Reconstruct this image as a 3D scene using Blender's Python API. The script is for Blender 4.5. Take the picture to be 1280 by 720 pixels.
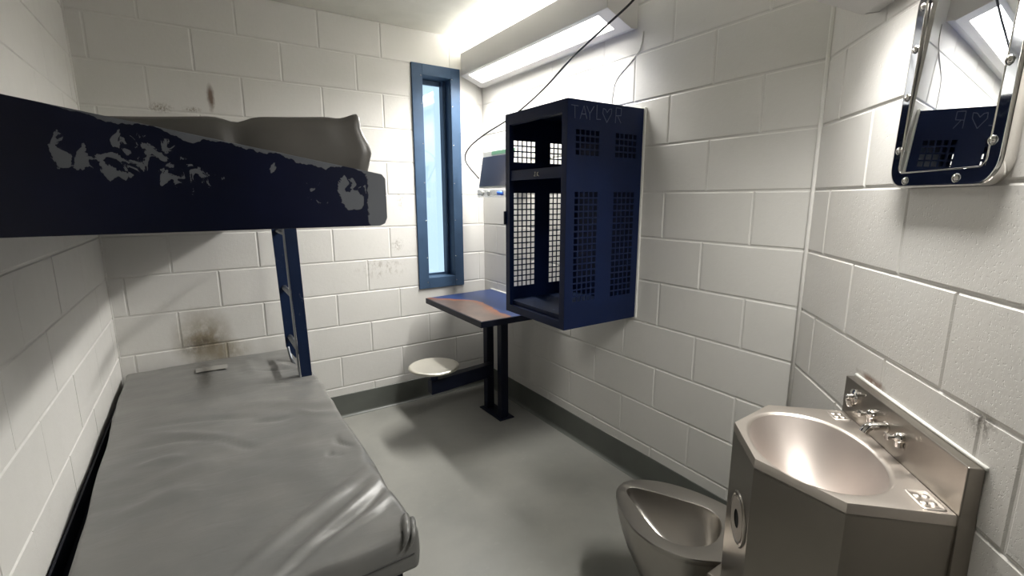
import bpy, bmesh, math, random
from mathutils import Vector, Matrix, noise
random.seed(4)
for o in list(bpy.data.objects): bpy.data.objects.remove(o)
SC = bpy.context.scene; COL = SC.collection
PI = math.pi

# ------------------------------------------------------------------ camera, world, exposure
FPX = 590.27
CAMP = Vector((-1.72288, -3.00817, 1.39517))
yaw, pitch, roll = 0.57874, -0.18651, -0.00221
fw = Vector((math.sin(yaw)*math.cos(pitch), math.cos(yaw)*math.cos(pitch), math.sin(pitch)))
rt = Vector((math.cos(yaw), -math.sin(yaw), 0)); up = rt.cross(fw)
r2 = rt*math.cos(roll)+up*math.sin(roll); u2 = -rt*math.sin(roll)+up*math.cos(roll)
cam = bpy.data.objects.new('camera', bpy.data.cameras.new('camera')); COL.objects.link(cam)
cam.matrix_world = Matrix(((r2.x, u2.x, -fw.x, CAMP.x), (r2.y, u2.y, -fw.y, CAMP.y), (r2.z, u2.z, -fw.z, CAMP.z), (0, 0, 0, 1)))
cam.data.sensor_width = 36; cam.data.lens = FPX/1280*36; cam.data.clip_start = .02
SC.camera = cam
W = bpy.data.worlds.new('world'); SC.world = W; W.use_nodes = True
W.node_tree.nodes['Background'].inputs[0].default_value = (.66, .86, 1.0, 1)
W.node_tree.nodes['Background'].inputs[1].default_value = .40
SC.view_settings.view_transform = 'Standard'; SC.view_settings.look = 'None'
SC.view_settings.gamma = 1; SC.view_settings.use_curve_mapping = False
SC.view_settings.exposure = 1.68
LAMP_DOWN = 5.0      # emission of the lens under each wall light
LAMP_UP = 7.5         # emission of the lens on top of the long light
LAMP2_DOWN = 5.0
TUBE_W, TUBE2_W, TUBE_SPREAD = 10.4, 3.1, 130     # tubes behind the lenses: watts, cut-off of the prismatic lens
LAMP2_UP = 3.5
LAMP_COL = (1.0, .98, .935, 1)

# ------------------------------------------------------------------ node helpers
def srgb(r, g, b):
    f = lambda c: c/12.92 if c <= .04045 else ((c+.055)/1.055)**2.4
    return (f(r/255), f(g/255), f(b/255), 1)
class NT:
    def __init__(s, name):
        s.m = bpy.data.materials.new(name); s.m.use_nodes = True; s.t = s.m.node_tree; s.p = s.t.nodes['Principled BSDF']
    def n(s, ty, **k):
        a = s.t.nodes.new(ty)
        for q, v in k.items(): setattr(a, q, v)
        return a
    def l(s, a, b): s.t.links.new(a, b)
    def put(s, sock, v):
        if hasattr(v, 'links') or isinstance(v, bpy.types.NodeSocket): s.l(v, sock)
        elif isinstance(v, (int, float)) and sock.type in ('RGBA',): sock.default_value = (v, v, v, 1)
        elif isinstance(v, (int, float)) and sock.type == 'VECTOR': sock.default_value = (v, v, v)
        else: sock.default_value = v
    def math(s, op, a, b=0.0, c=0.0, clamp=False):
        m = s.n('ShaderNodeMath', operation=op); m.use_clamp = clamp
        s.put(m.inputs[0], a); s.put(m.inputs[1], b); s.put(m.inputs[2], c); return m.outputs[0]
    def coord(s): return s.n('ShaderNodeTexCoord').outputs['Object']
    def vmul(s, v, k):
        m = s.n('ShaderNodeVectorMath', operation='MULTIPLY'); s.l(v, m.inputs[0]); m.inputs[1].default_value = k; return m.outputs[0]
    def vadd(s, v, k):
        m = s.n('ShaderNodeVectorMath', operation='ADD'); s.l(v, m.inputs[0]); s.put(m.inputs[1], k); return m.outputs[0]
    def noise(s, v, scale, detail=3, rough=.5, dist=0.0, color=False):
        a = s.n('ShaderNodeTexNoise'); s.l(v, a.inputs['Vector']); a.inputs['Scale'].default_value = scale
        a.inputs['Detail'].default_value = detail; a.inputs['Roughness'].default_value = rough; a.inputs['Distortion'].default_value = dist
        return a.outputs['Color' if color else 'Fac']
    def step(s, x, lo, hi):
        r = s.n('ShaderNodeMapRange'); r.interpolation_type = 'SMOOTHSTEP'; s.put(r.inputs[0], x)
        r.inputs[1].default_value = lo; r.inputs[2].default_value = hi; r.inputs[3].default_value = 0; r.inputs[4].default_value = 1
        return r.outputs[0]
    def remap(s, x, a, b, c, d):
        r = s.n('ShaderNodeMapRange'); s.put(r.inputs[0], x)
        for i, q in enumerate((a, b, c, d)): r.inputs[i+1].default_value = q
        return r.outputs[0]
    def mix(s, f, a, b):
        m = s.n('ShaderNodeMix', data_type='RGBA'); s.put(m.inputs[0], f); s.put(m.inputs[6], a); s.put(m.inputs[7], b); return m.outputs[2]
    def bump(s, h, strength=.3, dist=.002, nrm=None):
        b = s.n('ShaderNodeBump'); s.put(b.inputs['Height'], h); b.inputs['Strength'].default_value = strength
        b.inputs['Distance'].default_value = dist
        if nrm: s.l(nrm, b.inputs['Normal'])
        return b.outputs[0]
    def ell(s, v, c, r, soft=.5):        # 1 inside an ellipsoid with centre c, radii r
        d = s.vadd(v, tuple(-q for q in c)); d = s.vmul(d, tuple(1/q for q in r))
        ln = s.n('ShaderNodeVectorMath', operation='LENGTH'); s.l(d, ln.inputs[0])
        r_ = s.step(ln.outputs['Value'], 1+soft*.5, 1-soft*.5) if False else s.remap(ln.outputs['Value'], 1+soft*.5, 1-soft*.5, 0, 1)
        return r_
    def set(s, **k):
        names = dict(col='Base Color', rough='Roughness', metal='Metallic', nrm='Normal', spec='Specular IOR Level', trans='Transmission Weight', coat='Coat Weight', ior='IOR', alpha='Alpha', crough='Coat Roughness', emis='Emission Color', es='Emission Strength', aniso='Anisotropic')
        for q, v in k.items(): s.put(s.p.inputs[names[q]], v)
        return s.m
MAT = {}
def simple(name, col, rough=.5, metal=0.0, bump=0.0, bs=80, var=0.0, **k):
    t = NT(name); c = t.coord(); colr = col
    if var:
        nz = t.noise(c, 9, 4); colr = t.mix(t.step(nz, .3, .7), tuple(q*(1-var) for q in col[:3])+(1,), tuple(min(1, q*(1+var)) for q in col[:3])+(1,))
    t.set(col=colr, rough=rough, metal=metal, **k)
    if bump: t.set(nrm=t.bump(t.noise(c, bs, 3), bump, .001))
    MAT[name] = t.m; return t.m

def wall_mat(name, base, tint, pores, stains=()):
    t = NT(name); c = t.coord()
    big = t.step(t.noise(c, 1.7, 4, .6), .3, .75); sm = t.noise(c, 14, 4, .6)
    col = t.mix(t.math('MULTIPLY', big, .55), base, tint)
    col = t.mix(t.math('MULTIPLY', t.step(sm, .55, .85), .35), col, tuple(q*.86 for q in base[:3])+(1,))
    for (ce, ra, colr, amt, ns, lo, hi) in stains:
        wob = t.vadd(c, t.vmul(t.vadd(t.noise(c, ns, 4, .6, color=True), (-.5, -.5, -.5)), (ra[0]*.9, .2, ra[2]*.9)))
        m = t.ell(wob, ce, ra, 1.3)
        m = t.math('MULTIPLY', t.math('MULTIPLY', m, t.step(t.noise(t.vmul(c, (1, 1, .6)), ns*2.2, 4, .65), lo, hi)), amt, clamp=True)
        col = t.mix(m, col, colr)
    h1 = t.noise(c, 55, 3, .6); h2 = t.step(t.noise(c, 170, 2, .6), .28, .42)
    h = t.math('ADD', t.math('MULTIPLY', h1, .6), t.math('MULTIPLY', h2, pores))
    t.set(col=col, rough=t.remap(sm, .3, .7, .42, .55), nrm=t.bump(h, .35, .0025), spec=.4)
    MAT[name] = t.m
WBASE = srgb(214, 212, 208); WTINT = srgb(206, 205, 199)
brown = srgb(96, 78, 60)
wall_mat('wall_paint_back', WBASE, WTINT, .25, [
    ((-1.775, 0, .64), (.10, 1, .12), srgb(136, 126, 106), 1.0, 9, .12, .62),
    ((-1.775, 0, .615), (.075, 1, .045), srgb(88, 79, 66), .85, 14, .30, .66),
    ((-1.69, 0, .56), (.10, 1, .05), srgb(146, 136, 116), .9, 11, .2, .6),
    ((-1.613, 0, 1.915), (.012, 1, .048), srgb(118, 100, 90), 1.2, 30, .2, .4),
    ((-1.83, 0, 1.842), (.035, 1, .018), srgb(120, 108, 88), .8, 60, .4, .6),
    ((-1.70, 0, 1.846), (.03, 1, .010), srgb(120, 108, 88), .7, 60, .4, .6),
    ((-.76, 0, .955), (.12, 1, .05), srgb(140, 132, 118), .6, 22, .46, .66),
    ((-.655, 0, 1.10), (.03, 1, .03), srgb(120, 112, 100), .6, 40, .45, .6),
    ((-.62, 0, 1.40), (.02, 1, .06), srgb(140, 134, 122), .5, 40, .45, .6)])
wall_mat('wall_paint_right', WBASE, WTINT, .25)
wall_mat('wall_paint_left', WBASE, WTINT, .15)
wall_mat('wall_paint_angled', WBASE, srgb(208, 203, 196), .9, [
    ((-.345, -2.56, .942), (.05, .06, .008), srgb(110, 80, 62), .9, 30, .2, .5),
    ((-.60, -2.81, 1.0), (.02, .03, .02), srgb(90, 82, 72), .7, 60, .35, .55)])
simple('ceiling_paint', srgb(206, 205, 196), .7, bump=.15, bs=60, var=.03)
simple('caulk_white', srgb(232, 232, 226), .45)
def floor_mat():
    t = NT('floor_epoxy'); c = t.coord()
    a = t.step(t.noise(c, 2.2, 5, .6), .3, .7); b = t.noise(c, 22, 4, .6)
    col = t.mix(a, srgb(129, 129, 124), srgb(143, 142, 136))
    col = t.mix(t.math('MULTIPLY', t.step(b, .6, .75), .25), col, srgb(156, 154, 148))
    t.set(col=col, rough=t.remap(a, 0, 1, .30, .42), nrm=t.bump(t.noise(c, 30, 3), .12, .002), spec=.5); MAT['floor_epoxy'] = t.m
floor_mat()
simple('cove_paint', srgb(92, 95, 90), .4, bump=.2, bs=40, var=.06)
def vinyl(name, c0, c1, rough):
    t = NT(name); c = t.coord()
    a = t.noise(c, 5, 4, .55); fine = t.noise(c, 260, 2)
    wr = t.noise(t.vmul(c, (1, 2.2, 1)), 9, 3, .5, .6)
    n1 = t.bump(wr, .28, .006); n2 = t.bump(fine, .08, .0006, n1)
    t.set(col=t.mix(t.step(a, .3, .7), c0, c1), rough=rough, nrm=n2, spec=.5); MAT[name] = t.m
vinyl('vinyl_lower', srgb(108, 108, 106), srgb(116, 115, 112), .33)
vinyl('vinyl_upper', srgb(82, 80, 77), srgb(92, 89, 85), .36)
simple('vinyl_seam', srgb(50, 49, 48), .6)
simple('tape', srgb(140, 138, 133), .5)
def blue_paint(name, c0, chips=False, worn=.0, rough=.45):
    t = NT(name); c = t.coord(); nz = t.noise(c, 6, 4)
    col = t.mix(t.step(nz, .3, .7), c0, tuple(q*1.25 for q in c0[:3])+(1,))
    if worn:
        sc = t.step(t.noise(t.vmul(c, (1, 1, .5)), 22, 5, .7), .66-worn*.1, .72)
        col = t.mix(t.math('MULTIPLY', sc, .8), col, srgb(92, 98, 112))
    t.set(col=col, rough=rough, nrm=t.bump(t.noise(c, 45, 3), .08, .001), spec=.22); MAT[name] = t.m; return t
NAVY = srgb(8, 24, 58)
blue_paint('navy_paint', NAVY)
blue_paint('navy_worn', srgb(15, 30, 58), worn=.5)
blue_paint('window_paint', srgb(56, 76, 100))
blue_paint('navy_black', srgb(12, 18, 36))
def plate_mat():
    t = NT('navy_chipped'); c = t.vadd(t.coord(), (-1.74, -.95, 0))
    w = t.vadd(c, t.vmul(t.vadd(t.noise(c, 34, 4, .6, color=True), (-.5, -.5, -.5)), (.03, 0, .03)))
    def cl(ce, ra, soft=.8): return t.ell(w, (ce[0], PY, ce[1]), (ra[0], 1, ra[1]), soft)
    n1 = t.noise(t.vmul(c, (1, 1, .8)), 44, 4, .55, .8)
    def band(m, lo): return t.step(t.math('ADD', m, t.math('MULTIPLY', t.math('SUBTRACT', n1, .5), 3.2)), lo, lo+.07)
    tot = None
    def acc(x):
        nonlocal tot
        tot = x if tot is None else t.math('MAXIMUM', tot, x)
    acc(band(cl((-1.895, 1.475), (.035, .045)), .98)); acc(band(cl((-1.84, 1.457), (.07, .03)), 1.06))
    acc(band(cl((-1.80, 1.490), (.055, .035)), 1.02)); acc(band(cl((-1.745, 1.445), (.055, .034)), .98)); acc(band(cl((-1.70, 1.432), (.025, .02)), .9))
    acc(band(cl((-1.585, 1.462), (.02, .014)), 1.2))
    acc(band(cl((-1.50, 1.412), (.06, .035)), 1.30))
    acc(band(cl((-1.432, 1.408), (.042, .045)), 1.0)); acc(t.step(cl((-1.428, 1.392), (.022, .022)), .45, .55))
    # worn strip that follows the sloping top edge
    sx = t.n('ShaderNodeSeparateXYZ'); t.l(c, sx.inputs[0])
    topz = t.math('ADD', t.math('MULTIPLY', t.math('ADD', sx.outputs[0], 1.36), -.176), 1.4535)
    below = t.math('SUBTRACT', topz, sx.outputs[2])
    wid = t.math('MULTIPLY', t.step(t.noise(t.vmul(c, (1, 1, .01)), 13, 4, .6), .35, .75), .022)
    fade = t.step(sx.outputs[0], -1.93, -1.85)
    acc(t.step(t.math('SUBTRACT', t.math('MULTIPLY', wid, fade), below), 0, .0012))
    # bare right-hand end
    wx = t.n('ShaderNodeSeparateXYZ'); t.l(w, wx.inputs[0])
    acc(t.step(wx.outputs[0], -1.3965, -1.3935))
    col = t.mix(tot, t.mix(t.step(t.noise(c, 5, 3), .3, .7), srgb(3, 8, 30), srgb(7, 14, 42)), srgb(96, 99, 104))
    t.set(col=col, rough=t.remap(tot, 0, 1, .36, .5), nrm=t.bump(tot, .3, -.0006), spec=.35); MAT['navy_chipped'] = t.m
PY = -1.90
plate_mat()
def rust_top():
    t = NT('desk_top_paint'); c = t.vadd(t.coord(), (-.21, -.49, 0))
    sx = t.n('ShaderNodeSeparateXYZ'); t.l(c, sx.inputs[0])
    yy = sx.outputs[1]
    xb = t.math('ADD', t.math('MULTIPLY', t.math('MAXIMUM', t.math('SUBTRACT', -.5, yy), 0.0), -.14), t.math('MULTIPLY', t.math('MAXIMUM', t.math('ADD', yy, .38), 0.0), -.9))
    f = t.math('SUBTRACT', sx.outputs[0], xb)
    f = t.math('ADD', f, t.math('MULTIPLY', t.math('SUBTRACT', t.noise(c, 9, 5, .6), .5), .10))
    m = t.step(f, -.281, -.287); rim = t.step(f, -.36, -.29)
    rim = t.math('MULTIPLY', rim, t.step(t.noise(c, 8, 3), .30, .6))
    r = t.mix(t.step(t.noise(c, 18, 5, .65), .3, .7), srgb(74, 64, 60), srgb(92, 77, 69))
    r = t.mix(rim, r, srgb(128, 76, 50))
    col = t.mix(m, srgb(36, 54, 96), r)
    t.set(col=col, rough=.36, spec=.5, nrm=t.bump(t.noise(c, 60, 3), .1, .001)); MAT['desk_top_paint'] = t.m
rust_top()
def steel(name, c0, rough, brush=(1, 1, 1), spots=0.0, bs=40):
    t = NT(name); c = t.coord()
    a = t.noise(t.vmul(c, brush), bs, 4, .6); b = t.noise(c, 4, 4, .6)
    col = t.mix(t.step(b, .3, .7), c0, tuple(q*.94 for q in c0[:3])+(1,))
    rr = t.math('ADD', t.remap(b, .3, .7, rough*.95, rough*1.05), t.math('MULTIPLY', t.step(b, .4, .7), spots))
    t.set(col=col, metal=1.0, rough=rr); MAT[name] = t.m
steel('steel_satin', srgb(158, 152, 144), .32)
steel('steel_toilet', srgb(172, 168, 162), .30)
steel('steel_top', srgb(210, 202, 194), .38)
steel('steel_basin', srgb(192, 183, 177), .54)
steel('steel_bright', srgb(225, 222, 218), .09)
steel('mirror_steel', srgb(236, 238, 240), .012)
steel('mirror_flange', srgb(190, 194, 200), .05)
steel('stool_steel', srgb(225, 221, 210), .42)
steel('ladder_worn', srgb(128, 132, 138), .42)
simple('black_rubber', srgb(26, 24, 24), .5)
simple('white_wire', srgb(196, 195, 188), .5)
simple('dark_hole', srgb(10, 10, 10), .8)
simple('light_housing', srgb(200, 198, 196), .4, bump=.05)
simple('screen_dark', srgb(58, 58, 76), .25, coat=.3)
simple('pcb_green', srgb(110, 160, 130), .5)
simple('plug_blue', srgb(60, 110, 220), .4)
simple('scratch', srgb(84, 92, 116), .6)
simple('bucket_paper', srgb(170, 160, 150), .5)
simple('door_paint', srgb(30, 34, 46), .45)
t = NT('clear_plastic'); t.set(col=(.93, .95, .96, 1), rough=.12, trans=.75, ior=1.3); MAT['clear_plastic'] = t.m
t = NT('white_speaker'); t.set(col=srgb(205, 205, 200), rough=.4); MAT['white_speaker'] = t.m
def pane_mat():
    t = NT('frosted_glass'); c = t.coord()
    tr = t.n('ShaderNodeBsdfTransparent'); tr.inputs[0].default_value = (.93, .97, 1, 1)
    gl = t.n('ShaderNodeBsdfGlossy'); gl.inputs['Roughness'].default_value = .05
    mx = t.n('ShaderNodeMixShader'); mx.inputs[0].default_value = .08
    t.l(tr.outputs[0], mx.inputs[1]); t.l(gl.outputs[0], mx.inputs[2]); t.l(mx.outputs[0], t.t.nodes['Material Output'].inputs[0]); MAT['window_glass'] = t.m
pane_mat()
def emit(name, col, s):
    t = NT(name); t.set(col=(.8, .8, .8, 1), emis=col, es=s, rough=.4); MAT[name] = t.m
emit('lens_long_down', LAMP_COL, LAMP_DOWN); emit('lens_long_up', LAMP_COL, LAMP_UP)
emit('lens_short_down', LAMP_COL, LAMP2_DOWN); emit('lens_short_up', LAMP_COL, LAMP2_UP)

# ------------------------------------------------------------------ mesh helpers (all take world coordinates)
def link(name, bm, mat, parent=None, smooth=False, angle=None, label=None):
    bmesh.ops.recalc_face_normals(bm, faces=bm.faces)
    if parent is not None:
        q = root_of(parent); bmesh.ops.translate(bm, verts=bm.verts, vec=-q)
    me = bpy.data.meshes.new(name); bm.to_mesh(me); bm.free()
    o = bpy.data.objects.new(name, me); COL.objects.link(o)
    for m in (mat if isinstance(mat, (list, tuple)) else [mat]): me.materials.append(MAT[m])
    if smooth:
        for p in me.polygons: p.use_smooth = True
        if angle: me.set_sharp_from_angle(angle=math.radians(angle))
    if parent is not None: o.parent = parent
    if label: o['label'] = label
    return o
def root_of(p):
    v = Vector((0, 0, 0))
    while p is not None: v += p.location; p = p.parent
    return v
def thing(name, label, cat, loc=(0, 0, 0), group=None):
    o = bpy.data.objects.new(name, None); COL.objects.link(o); o.location = loc; o['label'] = label; o['category'] = cat
    o.empty_display_size = .05
    if group: o['group'] = group
    return o
def tag(o, label, cat, group=None):
    o['label'] = label; o['category'] = cat
    if group: o['group'] = group
def struct(o): o['kind'] = 'structure'; return o
def B(): return bmesh.new()
def box(bm, a, b, bev=0.0, seg=2):
    t = bmesh.new(); bmesh.ops.create_cube(t, size=1)
    a, b = Vector(a), Vector(b); c = (a+b)/2; s = b-a
    for v in t.verts: v.co = Vector((v.co.x*abs(s.x), v.co.y*abs(s.y), v.co.z*abs(s.z)))+c
    if bev: bmesh.ops.bevel(t, geom=t.edges[:], offset=bev, segments=seg, profile=.5, affect='EDGES')
    merge(bm, t)
def merge(bm, t):
    me = bpy.data.meshes.new('tmp'); t.to_mesh(me); t.free(); bm.from_mesh(me); bpy.data.meshes.remove(me)
def prism(bm, pts, ext, bev=0.0, seg=2):
    """closed polygon pts (3D, coplanar) extruded by vector ext"""
    t = bmesh.new(); vs = [t.verts.new(p) for p in pts]; f = t.faces.new(vs)
    r = bmesh.ops.extrude_face_region(t, geom=[f]); bmesh.ops.translate(t, verts=[v for v in r['geom'] if isinstance(v, bmesh.types.BMVert)], vec=ext)
    bmesh.ops.recalc_face_normals(t, faces=t.faces)
    if bev: bmesh.ops.bevel(t, geom=t.edges[:], offset=bev, segments=seg, profile=.5, affect='EDGES')
    merge(bm, t)
def frame_basis(d):
    d = d.normalized(); a = Vector((0, 0, 1)) if abs(d.z) < .9 else Vector((1, 0, 0)); x = d.cross(a).normalized(); return x, d.cross(x).normalized()
def tube(bm, pts, r, n=10, cap=True, rs=None):
    pts = [Vector(p) for p in pts]; rings = []; x, y = frame_basis(pts[1]-pts[0])
    for i, p in enumerate(pts):
        d = (pts[min(i+1, len(pts)-1)]-pts[max(i-1, 0)]).normalized()
        x = (x-d*x.dot(d)).normalized(); y = d.cross(x)
        rr = rs[i] if rs else r
        rings.append([bm.verts.new(p+x*rr*math.cos(2*PI*k/n)+y*rr*math.sin(2*PI*k/n)) for k in range(n)])
    for a, b in zip(rings, rings[1:]):
        for k in range(n): bm.faces.new((a[k], a[(k+1) % n], b[(k+1) % n], b[k]))
    if cap: bm.faces.new(rings[0][::-1]); bm.faces.new(rings[-1])
def lathe(bm, c, ax, prof, n=32):
    """prof = [(radius, height along ax)]"""
    c = Vector(c); ax = Vector(ax).normalized(); x, y = frame_basis(ax); prev = None
    for r, h in prof:
        if r < 1e-6: ring = [bm.verts.new(c+ax*h)]
        else: ring = [bm.verts.new(c+ax*h+x*r*math.cos(2*PI*k/n)+y*r*math.sin(2*PI*k/n)) for k in range(n)]
        if prev:
            for k in range(n):
                a, b = prev[k % len(prev)], prev[(k+1) % len(prev)]; d, e = ring[(k+1) % len(ring)], ring[k % len(ring)]
                vs = []
                for v in (a, b, d, e):
                    if v not in vs: vs.append(v)
                if len(vs) > 2: bm.faces.new(vs)
        prev = ring
def spline(pts, n=12):
    P = [Vector(p) for p in pts]; P = [P[0]*2-P[1]]+P+[P[-1]*2-P[-2]]; out = []
    for i in range(1, len(P)-2):
        for k in range(n):
            t = k/n; a, b, c, d = P[i-1:i+3]
            out.append(.5*((2*b)+(c-a)*t+(2*a-5*b+4*c-d)*t*t+(3*b-a-3*c+d)*t**3))
    out.append(P[-2]); return out
def rings_mesh(bm, rings, close=True):
    vr = [[bm.verts.new(p) for p in r] for r in rings]
    for a, b in zip(vr, vr[1:]):
        n = len(a)
        for k in range(n if close else n-1): bm.faces.new((a[k], a[(k+1) % n], b[(k+1) % n], b[k]))
    return vr
def rbox(a, b, r, nd, disp=None):
    """rounded, finely divided box; disp(v, n) -> Vector moves each vertex"""
    a, b = Vector(a), Vector(b); c = (a+b)/2; h = (b-a)/2; bm = bmesh.new(); cache = {}
    def gv(i, j, k):
        key = (i, j, k)
        if key not in cache:
            p = []
            for q, m, hh in zip((i, j, k), nd, h):
                t = q/m*2-1
                # cluster lines near the edges
                t = math.copysign(1-(1-abs(t))**1.35, t) if m > 6 else t
                p.append(t*hh)
            cache[key] = bm.verts.new(p)
        return cache[key]
    nx, ny, nz = nd
    for i in range(nx):
        for j in range(ny):
            for k in (0, nz): bm.faces.new((gv(i, j, k), gv(i+1, j, k), gv(i+1, j+1, k), gv(i, j+1, k)))
    for i in range(nx):
        for k in range(nz):
            for j in (0, ny): bm.faces.new((gv(i, j, k), gv(i+1, j, k), gv(i+1, j, k+1), gv(i, j, k+1)))
    for j in range(ny):
        for k in range(nz):
            for i in (0, nx): bm.faces.new((gv(i, j, k), gv(i, j+1, k), gv(i, j+1, k+1), gv(i, j, k+1)))
    for v in bm.verts:
        q = Vector([max(-(hh-r), min(hh-r, x)) for x, hh in zip(v.co, h)]); d = v.co-q
        n = d.normalized() if d.length > 1e-9 else Vector((0, 0, 1))
        if d.length > 1e-9:
            # snap onto the rounded surface
            if sum(abs(x) > 1e-9 for x in d) > 1: v.co = q+n*r
        w = v.co+c
        v.co = w+(disp(w, n) if disp else Vector((0, 0, 0)))
    return bm

# ------------------------------------------------------------------ room
CH = .2032; CL = .4064; HT = 2.4384
WL = 2.14086; YD = 2.2135
S2 = math.sqrt(.5)
def SE(s, e, z): return Vector((-s*S2-e*S2, -YD-s*S2+e*S2, z))     # along / off the angled wall

def block_wall(name, O, U, N, length, mat, phase_odd, phase_even, hole=None, special=None, ext=(0, 0), thick=.12, vj=1.0):
    """block wall with real recessed joints. phase_*: a joint position (m) for odd / even courses"""
    O, U, N = Vector(O), Vector(U), Vector(N); bm = B(); g = .0026; sl = .0042; dep = .0026
    P = lambda u, z, d: O+U*u+Vector((0, 0, z))+N*d
    def quad(*p): bm.faces.new([bm.verts.new(q) for q in p])
    def panel(u0, u1, z0, z1, bu0=True, bu1=True, bz0=True, bz1=True):
        a0 = u0+(g*vj if bu0 else 0); a1 = u1-(g*vj if bu1 else 0); c0 = z0+(g if bz0 else 0); c1 = z1-(g if bz1 else 0)
        i0 = a0+(sl*vj if bu0 else 0); i1 = a1-(sl*vj if bu1 else 0); k0 = c0+(sl if bz0 else 0); k1 = c1-(sl if bz1 else 0)
        if i1 <= i0 or k1 <= k0: return
        lo = [bm.verts.new(P(u, z, -dep)) for u, z in ((a0, c0), (a1, c0), (a1, c1), (a0, c1))]
        jit = random.uniform(-.0006, .0006)
        hi = [bm.verts.new(P(u, z, jit)) for u, z in ((i0, k0), (i1, k0), (i1, k1), (i0, k1))]
        bm.faces.new(hi)
        for k in range(4): bm.faces.new((lo[k], lo[(k+1) % 4], hi[(k+1) % 4], hi[k]))
    for n in range(1, 13):
        z0, z1 = (n-1)*CH, n*CH; ph = phase_odd if n % 2 else phase_even
        js = [ph+CL*k for k in range(-12, 14)]; js = [j for j in js if .02 < j < length-.02]
        if special: js = special(n, js)
        js = [0]+sorted(js)+[length]
        for u0, u1 in zip(js, js[1:]):
            if hole and u0 < hole[1] and u1 > hole[0] and z0 < hole[3] and z1 > hole[2]:
                h0, h1, h2, h3 = hole
                if u0 < h0: panel(u0, h0, z0, z1, True, False)
                if u1 > h1: panel(h1, u1, z0, z1, False, True)
                m0, m1 = max(u0, h0), min(u1, h1)
                if z0 < h2: panel(m0, m1, z0, h2, m0 == u0, m1 == u1, True, False)
                if z1 > h3: panel(m0, m1, h3, z1, m0 == u0, m1 == u1, False, True)
            else: panel(u0, u1, z0, z1)
    E0, E1 = -ext[0], length+ext[1]
    rects = [(E0, E1, 0, HT)] if not hole else [(E0, hole[0], 0, HT), (hole[1], E1, 0, HT), (hole[0], hole[1], 0, hole[2]), (hole[0], hole[1], hole[3], HT)]
    for (u0, u1, z0, z1) in rects:
        prism(bm, [P(u0, z0, -dep), P(u1, z0, -dep), P(u1, z1, -dep), P(u0, z1, -dep)], -N*thick)
    return struct(link(name, bm, mat))
wx0, wx1, wz0, wz1 = -.475, -.212, .835, 2.205    # rough opening for the window
def sp_back(n, js):
    if n % 2 == 0 and n >= 6: js = [j+(.05 if abs(j-.6556) < .01 else 0) for j in js]
    return js
block_wall('wall_back', (0, 0, 0), (-1, 0, 0), (0, -1, 0), WL, 'wall_paint_back', .2492+CL/2, .2492, hole=(-wx1, -wx0, wz0, wz1), special=sp_back, thick=.24, ext=(.12, .12))
block_wall('wall_right', (0, 0, 0), (0, -1, 0), (-1, 0, 0), YD, 'wall_paint_right', 1.1956, 1.1956+CL/2, ext=(.1, .1))
block_wall('wall_left', (-WL, 0, 0), (0, -1, 0), (1, 0, 0), 3.66, 'wall_paint_left', .30, .30+CL/2, ext=(.1, .1), vj=.3)
def sp_ang(n, js): return js+([.845] if n == 5 else [])
LA = 1.35
block_wall('wall_angled', (0, -YD, 0), (-S2, -S2, 0), (-S2, S2, 0), LA, 'wall_paint_angled', .125, .325, special=sp_ang, ext=(.1, 0))
EX, EY = -LA*S2, -YD-LA*S2
block_wall('wall_side', (EX, EY, 0), (0, -1, 0), (-1, 0, 0), 3.66+EY, 'wall_paint_right', .2, .4)
bm = B(); y0 = -3.66; dx0, dx1, dh = -2.0, -1.18, 2.04
for a, b in (((-WL, y0-.15, 0), (dx0, y0, HT)), ((dx1, y0-.15, 0), (EX, y0, HT)), ((dx0, y0-.15, dh), (dx1, y0, HT))): box(bm, a, b)
struct(link('wall_front', bm, 'wall_paint_right'))
bm = B(); box(bm, (dx0+.04, y0-.06, .005), (dx1-.04, y0-.015, dh-.04), .003)
d = struct(link('door_1', bm, 'door_paint'))
bm = B()
for a, b in (((dx0, y0-.1, 0), (dx0+.04, y0+.012, dh)), ((dx1-.04, y0-.1, 0), (dx1, y0+.012, dh)), ((dx0, y0-.1, dh-.04), (dx1, y0+.012, dh))): box(bm, a, b, .003)
link('door_frame', bm, 'door_paint', d)
bm = B(); box(bm, (-WL-.2, -3.85, -.08), (.2, .3, 0)); struct(link('floor', bm, 'floor_epoxy'))
bm = B(); box(bm, (-WL-.2, -3.85, HT), (.2, .3, HT+.08)); struct(link('ceiling', bm, 'ceiling_paint'))
# cove bases: painted band that turns onto the floor in a small radius
def cove(name, A, Bp, N):
    A, Bp, N = Vector(A), Vector(Bp), Vector(N); bm = B(); r = .018; h = .150
    prof = [(0, h), (.0035, h-.002), (.004, r+.004)]+[(.004+r-r*math.cos(t)*1.0, .004+r-r*math.sin(t)-.0035) for t in [k*PI/2/6 for k in range(7)]]+[(.004+r, 0), (0, 0)]
    rings_mesh(bm, [[p+N*d+Vector((0, 0, z)) for d, z in prof] for p in (A, Bp)])
    struct(link(name, bm, 'cove_paint', smooth=True, angle=50))
cove('baseboard_back', (-WL, 0, 0), (0, 0, 0), (0, -1, 0))
cove('baseboard_right', (0, 0, 0), (0, -YD, 0), (-1, 0, 0))
cove('baseboard_left', (-WL, 0, 0), (-WL, -3.66, 0), (1, 0, 0))
cove('baseboard_angled', (0, -YD, 0), (EX, EY, 0), (-S2, S2, 0))
# paint/caulk beads in the two visible vertical corners
bm = B(); tube(bm, [(-.004, -YD, 0), (-.004, -YD, HT)], .0075, 8); struct(link('trim_1', bm, 'wall_paint_right', smooth=True))
bm = B(); tube(bm, [(-WL, 0, 0), (-WL, 0, HT)], .006, 8); struct(link('trim_2', bm, 'wall_paint_left', smooth=True))

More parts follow.
